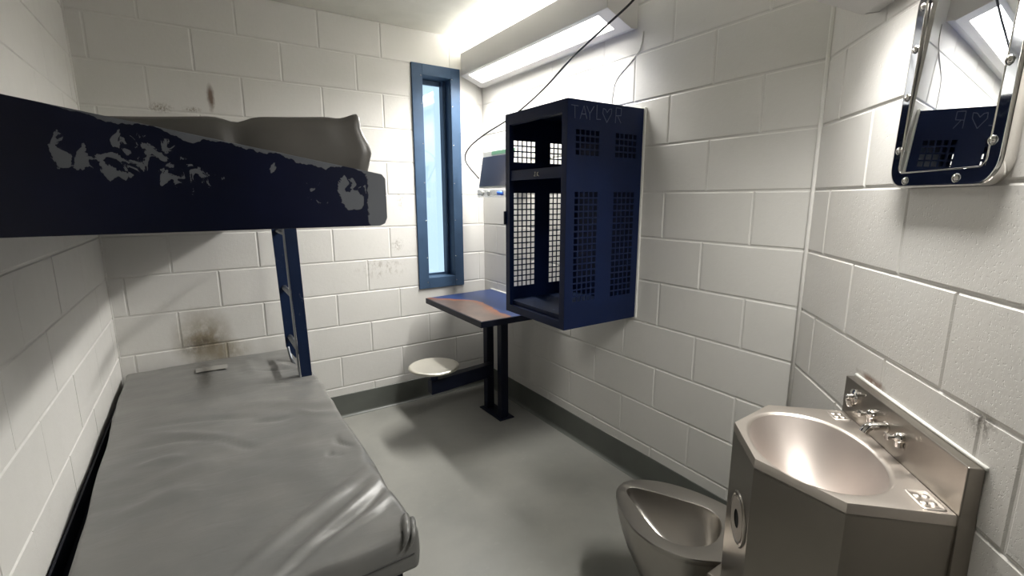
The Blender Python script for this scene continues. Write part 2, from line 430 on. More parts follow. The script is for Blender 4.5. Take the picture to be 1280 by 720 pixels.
# ------------------------------------------------------------------ window
ox0, ox1, oz0, oz1 = -.517, -.176, .788, 2.242; ix0, ix1, iz0, iz1 = -.444, -.246, .862, 2.174
bm = B(); F = -.012                                    # casing stands 12 mm proud of the blocks
box(bm, (ox0, F, oz0), (ix0, .012, oz1), .003); box(bm, (ix1, F, oz0), (ox1, .012, oz1), .003)
box(bm, (ix0-.001, F, oz0), (ix1+.001, .012, iz0), .003); box(bm, (ix0-.001, F, iz1), (ix1+.001, .012, oz1), .003)
win = struct(link('window_1', bm, 'window_paint'))
bm = B(); D = .17; T = .018                            # deep steel reveal
box(bm, (ix0-T, .011, iz0-T), (ix0, D, iz1+T)); box(bm, (ix1, .011, iz0-T), (ix1+T, D, iz1+T))
box(bm, (ix0, .011, iz0-T), (ix1, D, iz0)); box(bm, (ix0, .011, iz1), (ix1, D, iz1+T))
link('window_reveal', bm, 'window_paint', win)
bm = B()
s0, s1 = .105, .125                                    # stop around the pane
for a, b in (((ix0, s0, iz0), (ix0+.012, s1, iz1)), ((ix1-.022, s0-.03, iz0), (ix1, s1, iz1)), ((ix0+.012, s0, iz0), (ix1-.022, s1, iz0+.012)), ((ix0+.012, s0, iz1-.03), (ix1-.022, s1, iz1))): box(bm, a, b, .002)
link('window_stop', bm, 'window_paint', win)
bm = B(); box(bm, (ix0, .128, iz0), (ix1, .134, iz1)); link('window_glass', bm, 'window_glass', win)
for z in (.83, 1.0, 1.25, 1.5, 1.75, 2.0, 2.17):
    for x in (ix1+.010, ix0-.010):
        bm = B(); lathe(bm, (x, F, z), (0, -1, 0), [(.0035, -.001), (.0035, .001), (0, .0018)], 10); link('window_screw', bm, 'steel_bright', win, True)

# ------------------------------------------------------------------ wall lights
def wall_light(name, label, place, length, zb, mats, watts, up_z=.19):
    """place(u, d, z) -> world; wedge section: low at the wall, front lip higher"""
    root = thing(name, label, 'wall light', place(length/2, 0, zb), 'steel wall lights with glowing lenses')
    P = lambda u, d, z: place(u, d, zb+z)
    w = .186; fz = .052; tz = up_z
    bm = B()       # back box on wall, inclined underside with opening, front panel, ends
    def pan(pts, ext): prism(bm, pts, ext, .0012, 1)
    L = length
    def Vd(a, b): return b-a
    zup = Vector((0, 0, .002))
    # front panel
    prism(bm, [P(0, w, fz), P(L, w, fz), P(L, w, tz), P(0, w, tz)], Vd(P(0, w, 0), P(0, w-.003, 0)), .001, 1)
    # wall channel
    prism(bm, [P(.004, .001, .001), P(.004, .038, -.0015), P(.004, .038, .03), P(.004, .001, .03)], Vd(P(0, 0, 0), P(L-.008, 0, 0)), .001, 1)
    prism(bm, [P(.004, 0, .03), P(.004, .003, .03), P(.004, .003, tz-.001), P(.004, 0, tz-.001)], Vd(P(0, 0, 0), P(L-.008, 0, 0)))
    # ends
    for u, du in ((0, .003), (L-.003, .003)):
        prism(bm, [P(u, 0, 0), P(u, .039, -.003), P(u, w, fz), P(u, w, tz), P(u, 0, tz)], Vd(P(u, 0, 0), P(u+du, 0, 0)))
    # underside bezel: strips around the lens on the slope
    def sl(d): return -.003+(d-.039)*(fz+.003)/(w-.039)
    def strip(u0, u1, d0, d1): prism(bm, [P(u0, d0, sl(d0)), P(u1, d0, sl(d0)), P(u1, d1, sl(d1)), P(u0, d1, sl(d1))], Vector((0, 0, .003)))
    a0, a1 = .068, .168; e = .075
    strip(.003, L-.003, .036, a0); strip(.003, L-.003, a1, w-.002); strip(.003, e, a0, a1); strip(L-e, L-.003, a0, a1)
    link('housing', bm, 'light_housing', root)
    bm = B(); prism(bm, [P(.03, .066, .040), P(L-.03, .066, .040), P(L-.03, w-.006, .064), P(.03, w-.006, .064)], Vector((0, 0, .004)))
    link('lens', bm, mats[0], root)
    la = bpy.data.lights.new('tube', 'AREA'); la.shape = 'RECTANGLE'; la.size = L-2*e-.004; la.size_y = a1-a0-.002; la.energy = watts; la.color = LAMP_COL[:3]; la.spread = math.radians(TUBE_SPREAD)
    lo = bpy.data.objects.new('tube', la); COL.objects.link(lo); lo.parent = root
    X = (P(1, 0, 0)-P(0, 0, 0)).normalized(); Yv = (P(0, a1, sl(a1))-P(0, a0, sl(a0))).normalized(); Z = X.cross(Yv)
    if Z.z < 0: X = -X; Z = -Z
    c0 = P(L/2, (a0+a1)/2, sl((a0+a1)/2)+.0005)-root.location
    lo.matrix_local = Matrix(((X.x, Yv.x, Z.x, c0.x), (X.y, Yv.y, Z.y, c0.y), (X.z, Yv.z, Z.z, c0.z), (0, 0, 0, 1)))
    bm = B(); prism(bm, [P(.03, .03, tz-.05), P(L-.03, .03, tz-.05), P(L-.03, w-.03, tz-.05), P(.03, w-.03, tz-.05)], Vector((0, 0, .004)))
    link('top_lens', bm, mats[1], root)
    return root
wall_light('wall_light', 'long white wall light glowing high on the wall beside the window', lambda u, d, z: Vector((-d, -.045-u, z)), 1.355, 2.140, ('lens_long_down', 'lens_long_up'), TUBE_W)
wall_light('wall_light', 'short white wall light on the angled wall directly above the mirror', lambda u, d, z: SE(.285+u, d, z), .72, 1.866, ('lens_short_down', 'lens_short_up'), TUBE2_W, .17)

# ------------------------------------------------------------------ bunk bed
bed = thing('bunk_bed', 'dark navy steel bunk bed with chipped paint along the left wall', 'bunk bed', (-1.74, -.95, 0))
XR = -1.352; DZ = 1.405
# upper end plate: tall at the wall, tapering to the free corner
def topz(x): return 1.4535-.176*(x+1.36)
poly = [(-WL+.004, 1.334), (XR-.018, 1.334), (XR-.006, 1.339), (XR, 1.352), (XR, topz(XR)-.010), (XR-.008, topz(XR)), (-WL+.004, topz(-WL))]
bm = B(); prism(bm, [(x, PY-.003, z) for x, z in poly], Vector((0, .006, 0)), .0012, 1)
pl = link('end_plate', bm, 'navy_chipped', bed, label='tapering navy steel end plate of the upper bunk with grey paint chips')
# shift texture back: object coords are relative to the bed origin
bm = B(); prism(bm, [(x, -.012, z) for x, z in poly], Vector((0, .006, 0)), .001, 1); link('end_plate', bm, 'navy_paint', bed, label='far navy end plate of the upper bunk by the back wall')
bm = B(); box(bm, (-WL+.006, PY+.004, DZ), (XR, -.013, DZ+.006)); box(bm, (XR-.006, PY+.004, DZ-.012), (XR, -.013, 1.445), .001); box(bm, (-WL+.006, PY+.004, DZ), (-WL+.012, -.013, 1.47))
link('upper_deck', bm, 'navy_paint', bed)
bm = B()
box(bm, (-WL+.006, -1.90, .405), (-1.36, -.012, .411)); box(bm, (-1.366, -1.90, .33), (-1.36, -.012, .411)); box(bm, (-WL+.006, -1.905, .33), (-1.36, -1.899, .411)); box(bm, (-WL+.006, -1.90, .405), (-WL+.012, -.012, .47))
link('lower_deck', bm, 'navy_black', bed)
for (x, y) in ((-1.40, -1.84), (-2.08, -1.84), (-1.40, -.08), (-2.08, -.08)):
    bm = B(); box(bm, (x-.025, y-.025, .006), (x+.025, y+.025, .405), .003); box(bm, (x-.05, y-.05, 0), (x+.05, y+.05, .007), .001)
    link('leg', bm, 'navy_paint', bed)
# ladder on the open side

bm = B()
def stile(bm, y, x0, x1, zb, round_bottom):
    pts = [(x0-.018, y, DZ), (x1-.018, y, DZ), (x1, y, zb), (x0+.004, y, zb+(.10 if round_bottom else .055))]
    prism(bm, pts, Vector((0, .006, 0)), .001, 1)
stile(bm, -.585, -1.388, -1.334, .470, False)
ladr = link('ladder', bm, 'navy_worn', bed, label='navy steel ladder with worn grey edges')
ladr['label'] = 'navy steel ladder with worn grey edges'
bm = B(); stile(bm, -.25, -1.405, -1.342, .50, True); link('stile', bm, 'navy_worn', ladr)
bm = B(); prism(bm, [(-1.3925, -.586, .535), (-1.3875, -.586, .535), (-1.4055, -.586, DZ), (-1.4105, -.586, DZ)], Vector((0, .04, 0)), .001, 1); link('stile_flange', bm, 'ladder_worn', ladr, label='worn bare-metal edge of the ladder upright')
for z in (1.235, .93, .655):
    bm = B(); xr = -1.374-.018*(z-.5)/.9; tube(bm, [(xr, -.25, z), (xr, -.58, z)], .013, 14); link('rung', bm, 'ladder_worn', ladr, True, 40)
bm = B(); tube(bm, spline([(-1.392, -.255, .60), (-1.385, -.30, .54), (-1.372, -.42, .52), (-1.362, -.575, .53)], 8), .008, 10); link('bottom_rail', bm, 'ladder_worn', ladr, True, 40)

# ------------------------------------------------------------------ mattresses
WR = [(-1.963, -.809, -1.589, -.957, .030, -.006), (-1.664, -.799, -1.218, -1.015, .05, .008), (-1.976, -.976, -1.782, -1.048, .03, -.006), (-1.913, -1.276, -1.74, -1.252, .05, .004),
      (-1.653, -1.907, -1.318, -1.626, .020, .010), (-1.731, -1.855, -1.329, -1.552, .026, .009), (-1.597, -1.884, -1.325, -1.737, .018, .008), (-1.70, -1.96, -1.325, -1.69, .016, -.007), (-1.583, -.146, -1.538, -.462, .03, .006),
      (-1.832, -1.016, -1.618, -1.239, .03, -.006), (-1.649, -1.0, -1.48, -1.029, .03, -.006), (-1.384, -1.29, -1.369, -1.403, .018, -.005), (-1.964, -1.133, -1.83, -1.174, .025, .006),
      (-1.934, -.89, -1.685, -1.14, .03, .006), (-1.55, -.578, -1.271, -.638, .03, -.008), (-1.55, -.678, -1.271, -.748, .03, .006), (-1.998, -1.405, -1.788, -1.409, .04, .005),
      (-1.31, -1.442, -1.329, -1.661, .02, -.006), (-1.434, -1.392, -1.406, -1.442, .012, -.005), (-1.50, -.85, -1.34, -.90, .02, -.006), (-1.48, -.97, -1.32, -1.10, .02, .005), (-1.62, -.35, -1.36, -.42, .02, -.005), (-1.45, -.30, -1.36, -.46, .02, .006)]
def ridge(x, y, lst):
    h = 0
    for (ax, ay, bx, by, w, am) in lst:
        dx, dy = bx-ax, by-ay; L2 = dx*dx+dy*dy; t = ((x-ax)*dx+(y-ay)*dy)/L2; tc = max(0, min(1, t))
        wv = .012*math.sin(t*5+ax*7)
        nx, ny = -dy/math.sqrt(L2), dx/math.sqrt(L2)
        px, py = ax+dx*tc+nx*wv, ay+dy*tc+ny*wv; d2 = (x-px)**2+(y-py)**2
        fade = math.sin(PI*max(.02, min(.98, tc)))**.6
        ww = w*(.6+.5*tc) if am > 0 else w*.6
        h += am*fade*math.exp(-d2/(ww*ww))
    return h
lx0, lx1, ly0, ly1, lz0, lz1 = -2.068, -1.318, -1.935, -.035, .412, .530
def disp_low(w, n):
    x, y, z = w; d = Vector((0, 0, 0)); u = (x-lx0)/(lx1-lx0); v = (y-ly0)/(ly1-ly0)
    top = max(0, min(1, (z-lz0-.05)/(lz1-lz0-.05)))
    h = ridge(x, y, WR)*1.3
    h += .006*math.sin(PI*max(0, min(1, u)))*math.sin(PI*max(0, min(1, v)))
    h += .006*(noise.noise(Vector((x*3.5, y*3.5, 1.3))))+.003*noise.noise(Vector((x*9, y*12, 4)))
    d.z += h*top
    # plan outline: wanders against the wall, tapered
    k = noise.noise(Vector((y*3.2, 7.7, 0)))*.012
    d.x += (k+.004)*(1-u)-(1-u)*(.058*max(0, v-.15)/.85)
    d.x += u*(.010*noise.noise(Vector((y*5, 2.2, 0)))+(-.018 if v > .8 else 0)*(v-.8)/.2)
    # front right corner pulled down slightly and pinched
    c = math.exp(-((x-lx1)**2+(y-ly0)**2)/.0035)
    d.z += c*.010*top
    # belly of the side panels
    mid = math.sin(PI*max(0, min(1, (z-lz0)/(lz1-lz0))))
    if abs(n.z) < .75:
        d += Vector((n.x, n.y, 0))*(.004*mid+.004*noise.noise(Vector((x*8, y*8, z*14))))
    return d
bm = rbox((lx0, ly0, lz0), (lx1, ly1, lz1), .014, (72, 170, 9), disp_low)
low = link('mattress', bm, 'vinyl_lower', None, True, 60); tag(low, 'grey vinyl mattress on the lower bunk, wrinkled and seen from above', 'mattress')
bm = B(); zs = .468
tube(bm, [(lx0+.03, ly0-.0045, zs-.006)]+[(lx0+.03+(lx1-lx0-.05)*k/20, ly0-.0045-.003*math.sin(PI*k/20), zs-.006+.006*k/20) for k in range(1, 21)], .0022, 6)
link('seam', bm, 'vinyl_seam', low, True, label='dark stitched seam along the mattress end')
# folded pinch of vinyl on the near corner
bm = B()
tube(bm, spline([(-1.366, -1.944, .505), (-1.357, -1.942, .528), (-1.350, -1.926, .5405), (-1.340, -1.895, .5405), (-1.331, -1.868, .534), (-1.322, -1.845, .516)], 8), .010, 14, rs=[.004+.0065*math.sin(PI*(k+1)/42) for k in range(41)])
tube(bm, spline([(-1.350, -1.948, .500), (-1.340, -1.944, .523), (-1.333, -1.926, .5355), (-1.324, -1.902, .5335), (-1.317, -1.876, .524), (-1.314, -1.855, .506)], 8), .008, 14, rs=[.003+.0055*math.sin(PI*(k+1)/42) for k in range(41)])
link('corner_fold', bm, 'vinyl_lower', low, True, 60, label='pinched vinyl fold at the near corner')
bm = B(); prism(bm, [(-1.821, -.255, lz1+.0095), (-1.821, -.185, lz1+.0085), (-1.683, -.190, lz1+.0095), (-1.684, -.262, lz1+.0105)], Vector((0, 0, .0012))); link('tape_strip', bm, 'tape', low, label='pale strip of tape at the head of the mattress')

ux0, ux1, uy0, uy1, uz0, uz1 = -2.115, -1.376, -1.86, -.03, 1.412, 1.545
def disp_up(w, n):
    x, y, z = w; d = Vector((0, 0, 0)); u = max(0, min(1, (x-ux0)/(ux1-ux0))); v = (y-uy0)/(uy1-uy0)
    top = max(0, min(1, (z-uz0)/(uz1-uz0)))
    tgt = 1.547+(x+1.85)*.080                    # the end is plumper towards the aisle
    lobe = -.012*math.exp(-((x+1.64)/.025)**2)*math.exp(-max(0, y-uy0)*3)
    lobe += .006*math.exp(-((x+1.385)/.02)**2)*math.exp(-((y-uy0)/.08)**2) -.004*math.exp(-((x+1.43)/.02)**2)*math.exp(-((y-uy0)/.08)**2)
    d.z += top*((tgt-1.545)+lobe+.004*noise.noise(Vector((x*6, y*4, 2))))
    mid = math.sin(PI*top)
    if abs(n.z) < .75:
        d += Vector((n.x, n.y, 0))*(.010*mid*(1-1.2*math.exp(-((x+1.64)/.02)**2))+.005*noise.noise(Vector((x*13, y*9, z*10))))
    d.x += -.012*top*(u**6)+.006*math.sin(z*90)*u**8
    return d
bm = rbox((ux0, uy0, uz0), (ux1, uy1, uz1), .016, (70, 110, 12), disp_up)
upm = link('mattress', bm, 'vinyl_upper', None, True, 60); tag(upm, 'dark grey vinyl mattress on the upper bunk, its plump end showing above the chipped plate', 'mattress')

# ------------------------------------------------------------------ desk with stool
desk = thing('desk', 'navy steel desk with rust-worn top and attached stool, under the window', 'desk', (-.21, -.49, 0))
bm = B(); prism(bm, [(-.520, -.135, .718), (-.520, -.868, .718), (-.004, -.868, .718), (-.004, -.095, .718)], Vector((0, 0, .033)), .0015, 1)
link('desktop', bm, ['desk_top_paint'], desk)
bm = B(); prism(bm, [(-.526, -.129, .7150), (-.526, -.874, .7150), (-.004, -.874, .7150), (-.004, -.868, .7150), (-.520, -.868, .7150), (-.520, -.129, .7150)], Vector((0, 0, .0345)), .0008, 1)
link('edge_band', bm, 'navy_black', desk)
for y, x in ((-.398, -.205), (-.572, -.203)):
    bm = B(); box(bm, (x-.026, y-.026, .006), (x+.026, y+.026, .717), .004); link('leg', bm, 'navy_black', desk)
bm = B(); prism(bm, [(-.262, -.366, 0), (-.256, -.622, 0), (-.148, -.622, 0), (-.154, -.366, 0)], Vector((0, 0, .007)), .001, 1); link('base_plate', bm, 'navy_black', desk)
bm = B(); prism(bm, [(-.232, -.445, .262), (-.232, -.505, .262), (-.69, -.568, .262), (-.69, -.508, .262)], Vector((0, 0, .085)), .004, 2); link('stool_arm', bm, 'navy_black', desk)
bm = B(); tube(bm, [(-.66, -.535, .33), (-.66, -.535, .412)], .024, 16); lathe(bm, (-.66, -.535, .405), (0, 0, 1), [(0, 0), (.06, 0), (.06, .006), (0, .006)], 24)
link('stool_post', bm, 'navy_paint', desk)
bm = B(); R = .1485
lathe(bm, (-.658, -.536, .411), (0, 0, 1), [(0, .001), (.10, 0), (R-.012, .002), (R-.003, .006), (R, .012), (R-.002, .018), (R-.010, .0215), (R-.022, .0195), (.09, .0165), (.04, .0165), (0, .0170)], 64)
link('stool_seat', bm, 'stool_steel', desk, True, 60, label='round bare steel stool seat')
bm = B(); tube(bm, [(-.004, -.10, .752), (-.004, -.86, .752)], .006, 8); struct(link('trim_3', bm, 'caulk_white', smooth=True))

# ------------------------------------------------------------------ locker
lk = thing('wall_locker', 'open-fronted navy locker with square perforations hung on the right wall', 'locker', (0, -1.24, .83))
K0, K1, KZ0, KZ1, KX = -1.470, -1.007, .832, 1.790, -.450
def perf_panel(y):
    bm = B(); xs = set([KX, -.010]); holes = []
    groups = [(-.405, 1.573, 4, .027), (-.180, 1.573, 4, .027), (-.405, .952, 17, .0283), (-.180, .952, 17, .0283)]
    hx = []; pz = []
    for gx in (-.405, -.180): hx += [(gx+.0270*i, gx+.0270*i+.0205) for i in range(5)]
    hz = [(1.573+.027*j, 1.573+.027*j+.0205) for j in range(4)]+[(.952+.0281*j, .952+.0281*j+.0220) for j in range(17)]
    xb = sorted([KX, -.010]+[q for h in hx for q in h]); zb = sorted([KZ0, KZ1]+[q for h in hz for q in h])
    vs = {}
    def gv(x, z):
        if (x, z) not in vs: vs[(x, z)] = bm.verts.new((x, y, z))
        return vs[(x, z)]
    for x0, x1 in zip(xb, xb[1:]):
        for z0, z1 in zip(zb, zb[1:]):
            if (x0, x1) in hx and (z0, z1) in hz: continue
            bm.faces.new((gv(x0, z0), gv(x1, z0), gv(x1, z1), gv(x0, z1)))
    return bm
for y, nm in ((K0, 'near perforated side panel facing the room'), (K1-.002, 'far perforated side panel')):
    o = link('side_panel', perf_panel(y), 'navy_paint' if y != K0 else 'locker_blue' if 'locker_blue' in MAT else 'navy_paint', lk)
    sm = o.modifiers.new('thickness', 'SOLIDIFY'); sm.thickness = .002; sm.offset = 0; o['label'] = nm
bm = B(); box(bm, (KX, K0, KZ1-.002), (-.010, K1, KZ1)); link('top_panel', bm, 'navy_paint', lk)
bm = B(); box(bm, (KX+.02, K0+.002, .885), (-.010, K1-.004, .888)); box(bm, (KX, K0, KZ0), (-.010, K1, KZ0+.002)); link('floor_panel', bm, 'navy_worn', lk)
bm = B()
for a, b in (((KX-.001, K0, KZ0), (KX+.002, K0+.034, KZ1)), ((KX-.001, K1-.034, KZ0), (KX+.002, K1, KZ1)), ((KX-.001, K0+.034, KZ1-.050), (KX+.002, K1-.034, KZ1)), ((KX-.001, K0+.034, KZ0), (KX+.002, K1-.034, KZ0+.035)),
             ((KX+.002, K0+.032, KZ0), (KX+.022, K0+.034, KZ1-.05)), ((KX+.002, K1-.034, KZ0), (KX+.022, K1-.032, KZ1-.05)), ((KX+.002, K0+.034, KZ1-.052), (KX+.022, K1-.034, KZ1-.05)), ((KX+.018, K0+.034, KZ0+.030), (KX+.020, K1-.034, .888)), ((KX+.002, K0+.034, KZ0+.033), (KX+.02, K1-.034, KZ0+.035))): box(bm, a, b)
link('front_frame', bm, 'navy_paint', lk)
bm = B(); box(bm, (KX+.006, K0+.003, 1.528), (-.012, K1-.005, 1.531)); box(bm, (KX+.006, K0+.003, 1.482), (KX+.009, K1-.005, 1.531)); sh = link('shelf', bm, 'navy_paint', lk)
def strokes(bm, lines, place, w, t=.0006):
    for ln in lines:
        for (a, b) in zip(ln, ln[1:]):
            A, Bv = place(*a), place(*b); tube(bm, [A, Bv], w, 6)
bm = B(); pp = lambda a, b: Vector((KX+.0052, -1.238-a, 1.503+b))
strokes(bm, [[(0, .010), (.010, .010)], [(.005, .010), (.005, -.006), (0, -.008), (-.004, -.003)], [(.020, .010), (.020, -.008)], [(.030, .010), (.021, .001), (.031, -.008)], [(.012, -.008), (.013, -.008)], [(.034, -.008), (.035, -.008)]], pp, .0011)
link('scratched_initials', bm, 'white_wire', sh)
bm = B(); box(bm, (-.016, K0+.001, KZ0+.001), (-.011, K1-.001, KZ1-.001)); link('back_panel', bm, 'navy_paint', lk)
bm = B(); box(bm, (-.011, K0-.009, KZ0-.004), (-.001, K0+.02, KZ1+.006), .001); box(bm, (-.011, K0, KZ1-.002), (-.001, K1, KZ1+.006), .001); link('mounting_strip', bm, 'caulk_white', lk, label='white painted strip between locker and wall')
bm = B(); box(bm, (KX-.010, K1-.004, 1.27), (KX-.001, K1+.008, 1.335), .002); link('hinge', bm, 'navy_black', lk)
# scratched lettering, drawn as single strokes on the near side
TX = lambda a, b: Vector((-.434+a*.05, K0-.0012, 1.715+b*.05))
L1 = [[(0, 1.0), (.75, .98)], [(.38, 1), (.42, 0)], [(.95, .0), (1.35, 1.05), (1.7, .05)], [(1.1, .4), (1.6, .42)], [(1.65, 1.05), (2.0, .5), (2.45, 1.1)], [(2.0, .5), (2.02, 0)],
      [(2.78, 1.25), (2.78, .12), (3.25, .14)], [(3.95, -.05), (3.45, .65), (3.5, 1.05), (3.75, 1.0), (3.95, .75), (4.2, 1.05), (4.48, 1.1), (4.45, .7), (3.95, -.05)],
      [(4.95, 0), (5.0, 1.25), (5.62, 1.25), (5.6, .65), (5.0, .6)], [(5.2, .6), (5.62, .02)]]
bm = B(); strokes(bm, L1, TX, .0016); link('scratched_lettering', bm, 'scratch', lk)

# ------------------------------------------------------------------ television behind the locker
tv = thing('television', 'small flat television in clear casing on the wall behind the locker', 'television', (-.18, -.48, 1.39))
def tvp(y, z, d):         # d = off the screen plane towards the room; leans back
    return Vector((-.197+(z-1.47)*.17-d, y, z))
TY0, TY1 = -.300, -.660
bm = B(); prism(bm, [tvp(TY0+.006, 1.462, .004), tvp(TY1-.006, 1.462, .004), tvp(TY1-.006, 1.69, .004), tvp(TY0+.006, 1.69, .004)], Vector((.035, 0, 0)), .003, 2); link('casing', bm, 'white_speaker', tv, label='pale clear casing')
bm = B(); prism(bm, [tvp(TY0, 1.472, .005), tvp(TY1, 1.472, .005), tvp(TY1, 1.655, .005), tvp(TY0, 1.655, .005)], Vector((-.003, 0, 0)), .001, 1); link('screen', bm, 'screen_dark', tv)
bm = B(); prism(bm, [tvp(TY0-.10, 1.663, .0045), tvp(TY1, 1.663, .0045), tvp(TY1, 1.684, .0045), tvp(TY0-.10, 1.684, .0045)], Vector((-.001, 0, 0))); link('circuit_strip', bm, 'pcb_green', tv, label='green circuit board strip')
bm = B(); box(bm, (-.215, TY1, 1.405), (-.165, TY0+.01, 1.455), .008, 3); link('base', bm, 'clear_plastic', tv)
for y in (-.36, -.44): 
    bm = B(); lathe(bm, (-.212, y, 1.430), (-1, 0, 0), [(0, -.004), (.016, -.004), (.018, .003), (.012, .006), (0, .006)], 20); link('speaker', bm, 'white_speaker', tv, True)
bm = B(); tube(bm, [(-.222, -.56, 1.428), (-.205, -.60, 1.428)], .013, 14); link('blue_plug', bm, 'plug_blue', tv, True)
bm = B(); box(bm, (-.165, -.52, 1.50), (-.002, -.44, 1.54), .003); box(bm, (-.012, -.56, 1.45), (-.002, -.40, 1.60), .002); link('wall_bracket', bm, 'white_speaker', tv)
# cables
bm = B(); tube(bm, spline([(-.192, -1.86, 2.37), (-.192, -1.66, 2.235), (-.194, -1.552, 2.169), (-.20, -1.421, 2.118), (-.22, -1.215, 2.030), (-.21, -.972, 1.932), (-.20, -.681, 1.848), (-.20, -.40, 1.792), (-.20, -.22, 1.745), (-.20, -.128, 1.700), (-.20, -.110, 1.655), (-.20, -.160, 1.605), (-.197, -.286, 1.525)], 10), .0048, 8)
tube(bm, spline([(-.192, -1.86, 2.37), (-.19, -1.92, 2.41), (-.19, -1.93, HT-.001)], 5), .0048, 8)
tag(link('power_cord', bm, 'black_rubber', None, True), 'thin black cord looping from the ceiling past the wall light to the television', 'cord')
bm = B(); tube(bm, spline([(-.001, -1.44, 2.12), (-.002, -1.425, 2.054), (-.002, -1.376, 2.012), (-.001, -1.285, 1.950), (-.002, -1.262, 1.880), (-.002, -1.256, 1.797)], 8), .0018, 8)
tag(link('wire', bm, 'white_wire', None, True), 'thin white wire hanging down the wall from the long light to the locker', 'wire')

# ------------------------------------------------------------------ mirror
mr = thing('wall_mirror', 'rounded polished steel mirror screwed to the angled wall above the sink', 'mirror', SE(.648, 0, 1.417))
M0, M1, MZ0, MZ1 = .487, .815, 1.417, 1.850
def rrect(s0, s1, z0, z1, r, n=8):
    out = []
    for cx, cz, a in ((s1-r, z1-r, 0), (s0+r, z1-r, PI/2), (s0+r, z0+r, PI), (s1-r, z0+r, 3*PI/2)):
        for k in range(n+1): t = a+PI/2*k/n; out.append((cx+r*math.cos(t), cz+r*math.sin(t)))
    return out
def lean(e, z): return e+(.022*(MZ1-z) if e > .005 else 0)     # top leans back, foot stands off the wall
def mring(ins, e, r): return [SE(s, lean(e, z), z) for s, z in rrect(M0+ins, M1-ins, MZ0+ins, MZ1-ins, max(.004, r-ins))]
bm = B(); rings_mesh(bm, [mring(0, .001, .048), mring(0, .010, .048), mring(.0015, .0130, .048), mring(.004, .0145, .048), mring(.006, .0145, .048)]); link('frame', bm, 'steel_bright', mr, True, 60)
bm = B(); rings_mesh(bm, [mring(.006, .0145, .048), mring(.0315, .0140, .048)]); link('flange', bm, 'mirror_flange', mr)
bm = B(); rings_mesh(bm, [mring(.0315, .0140, .048), mring(.0325, .0150, .048), mring(.0340, .0150, .048), mring(.0355, .0130, .048), mring(.036, .004, .048)]); link('bead', bm, 'steel_bright', mr, True, 60)
bm = B(); a0, a1, b0, b1 = M0+.034, M1-.034, MZ0+.034, MZ1-.034; sag = .0007      # plate bellies out very slightly
grid = [[bm.verts.new(SE(a0+(a1-a0)*i/16, lean(.0095, b0+(b1-b0)*j/12)+sag*(1-(i/8-1)**2)+.003*(i/16-.5)*(a1-a0)-.026*(j/12-.5)*(b1-b0), b0+(b1-b0)*j/12)) for j in range(13)] for i in range(17)]
for i in range(16):
    for j in range(12): bm.faces.new((grid[i][j], grid[i+1][j], grid[i+1][j+1], grid[i][j+1]))
r = bmesh.ops.extrude_face_region(bm, geom=bm.faces[:]); bmesh.ops.translate(bm, verts=[v for v in r['geom'] if isinstance(v, bmesh.types.BMVert)], vec=SE(0, -.004, 0)-SE(0, 0, 0))
link('mirror_plate', bm, 'mirror_steel', mr, True, 30)
for s, z in [(.510, 1.80), (.508, 1.715), (.508, 1.615), (.510, 1.50), (.553, 1.432), (.714, 1.432), (.787, 1.492), (.789, 1.62), (.787, 1.75), (.58, 1.835), (.71, 1.835)]:
    bm = B(); A = SE(s, lean(.0145, z), z); ax = SE(0, 1, 0)-SE(0, 0, 0); lathe(bm, A, ax, [(.0085, 0), (.0085, .0015), (.0065, .0035), (.003, .0042), (.003, .002), (0, .002)], 18); link('screw', bm, 'steel_bright', mr, True, 40)

# ------------------------------------------------------------------ sink and toilet unit
sk = thing('sink_toilet_unit', 'stainless steel sink and toilet unit on the angled wall below the mirror', 'sink and toilet', SE(.65, 0, 0))
ZC = .833
CP = [(.434, .028), (.434, .214), (.565, .331), (.742, .330), (.874, .205), (.874, .028)]
# cabinet shell
def hole_wall(bm, A, Bp, z0, z1): pass
bm = B(); hr = [CP[0], CP[1], CP[2], CP[3], CP[4], CP[5]]
tops = [SE(s, e, ZC-.002) for s, e in hr]
cab = [(.434, .002)]+CP[1:5]+[(.874, .002)]
def inset_cab(k): return [(.654+(s-.654)*(1-k/.22), .165+(e-.165)*(1-k/.165)) for s, e in cab]
rings_mesh(bm, [[SE(s, e, 0) for s, e in cab], [SE(s, e, ZC-.021) for s, e in cab], [SE(s, e, ZC-.021) for s, e in inset_cab(.003)], [SE(s, e, 0) for s, e in inset_cab(.003)], [SE(s, e, 0) for s, e in cab]])
cb = link('cabinet', bm, 'steel_satin', sk)
# counter with oval opening
bc = (.660, .185); ba, bb = .176, .125; NN = 120; TH = 0.0
def oval(a, b, t, z, p=2.15):
    c, s_ = math.cos(t), math.sin(t); r = (abs(c)**p+abs(s_)**p)**(-1/p); return SE(bc[0]+a*c*r, bc[1]+b*s_*r, z)
def poly_at(t, poly):
    d = (math.cos(t), math.sin(t)); best = None
    for (p, q) in zip(poly, poly[1:]+poly[:1]):
        ex, ey = q[0]-p[0], q[1]-p[1]; den = d[0]*ey-d[1]*ex
        if abs(den) < 1e-9: continue
        rx, ry = p[0]-bc[0], p[1]-bc[1]; k = (rx*ey-ry*ex)/den; m = (rx*d[1]-ry*d[0])/den
        if k > 0 and -1e-6 <= m <= 1+1e-6 and (best is None or k < best): best = k
    return (bc[0]+d[0]*best, bc[1]+d[1]*best)
ang = sorted(set([2*PI*k/NN for k in range(NN)]+[math.atan2(q[1]-bc[1], q[0]-bc[0]) % (2*PI) for q in CP]))
pl_ = [poly_at(t, CP) for t in ang]
def insetp(p, k): return (bc[0]+(p[0]-bc[0])*k, bc[1]+(p[1]-bc[1])*k)
rings = [[SE(*p, ZC-.024) for p in pl_], [SE(*p, ZC-.004) for p in pl_], [SE(*insetp(p, .992), ZC) for p in pl_]]
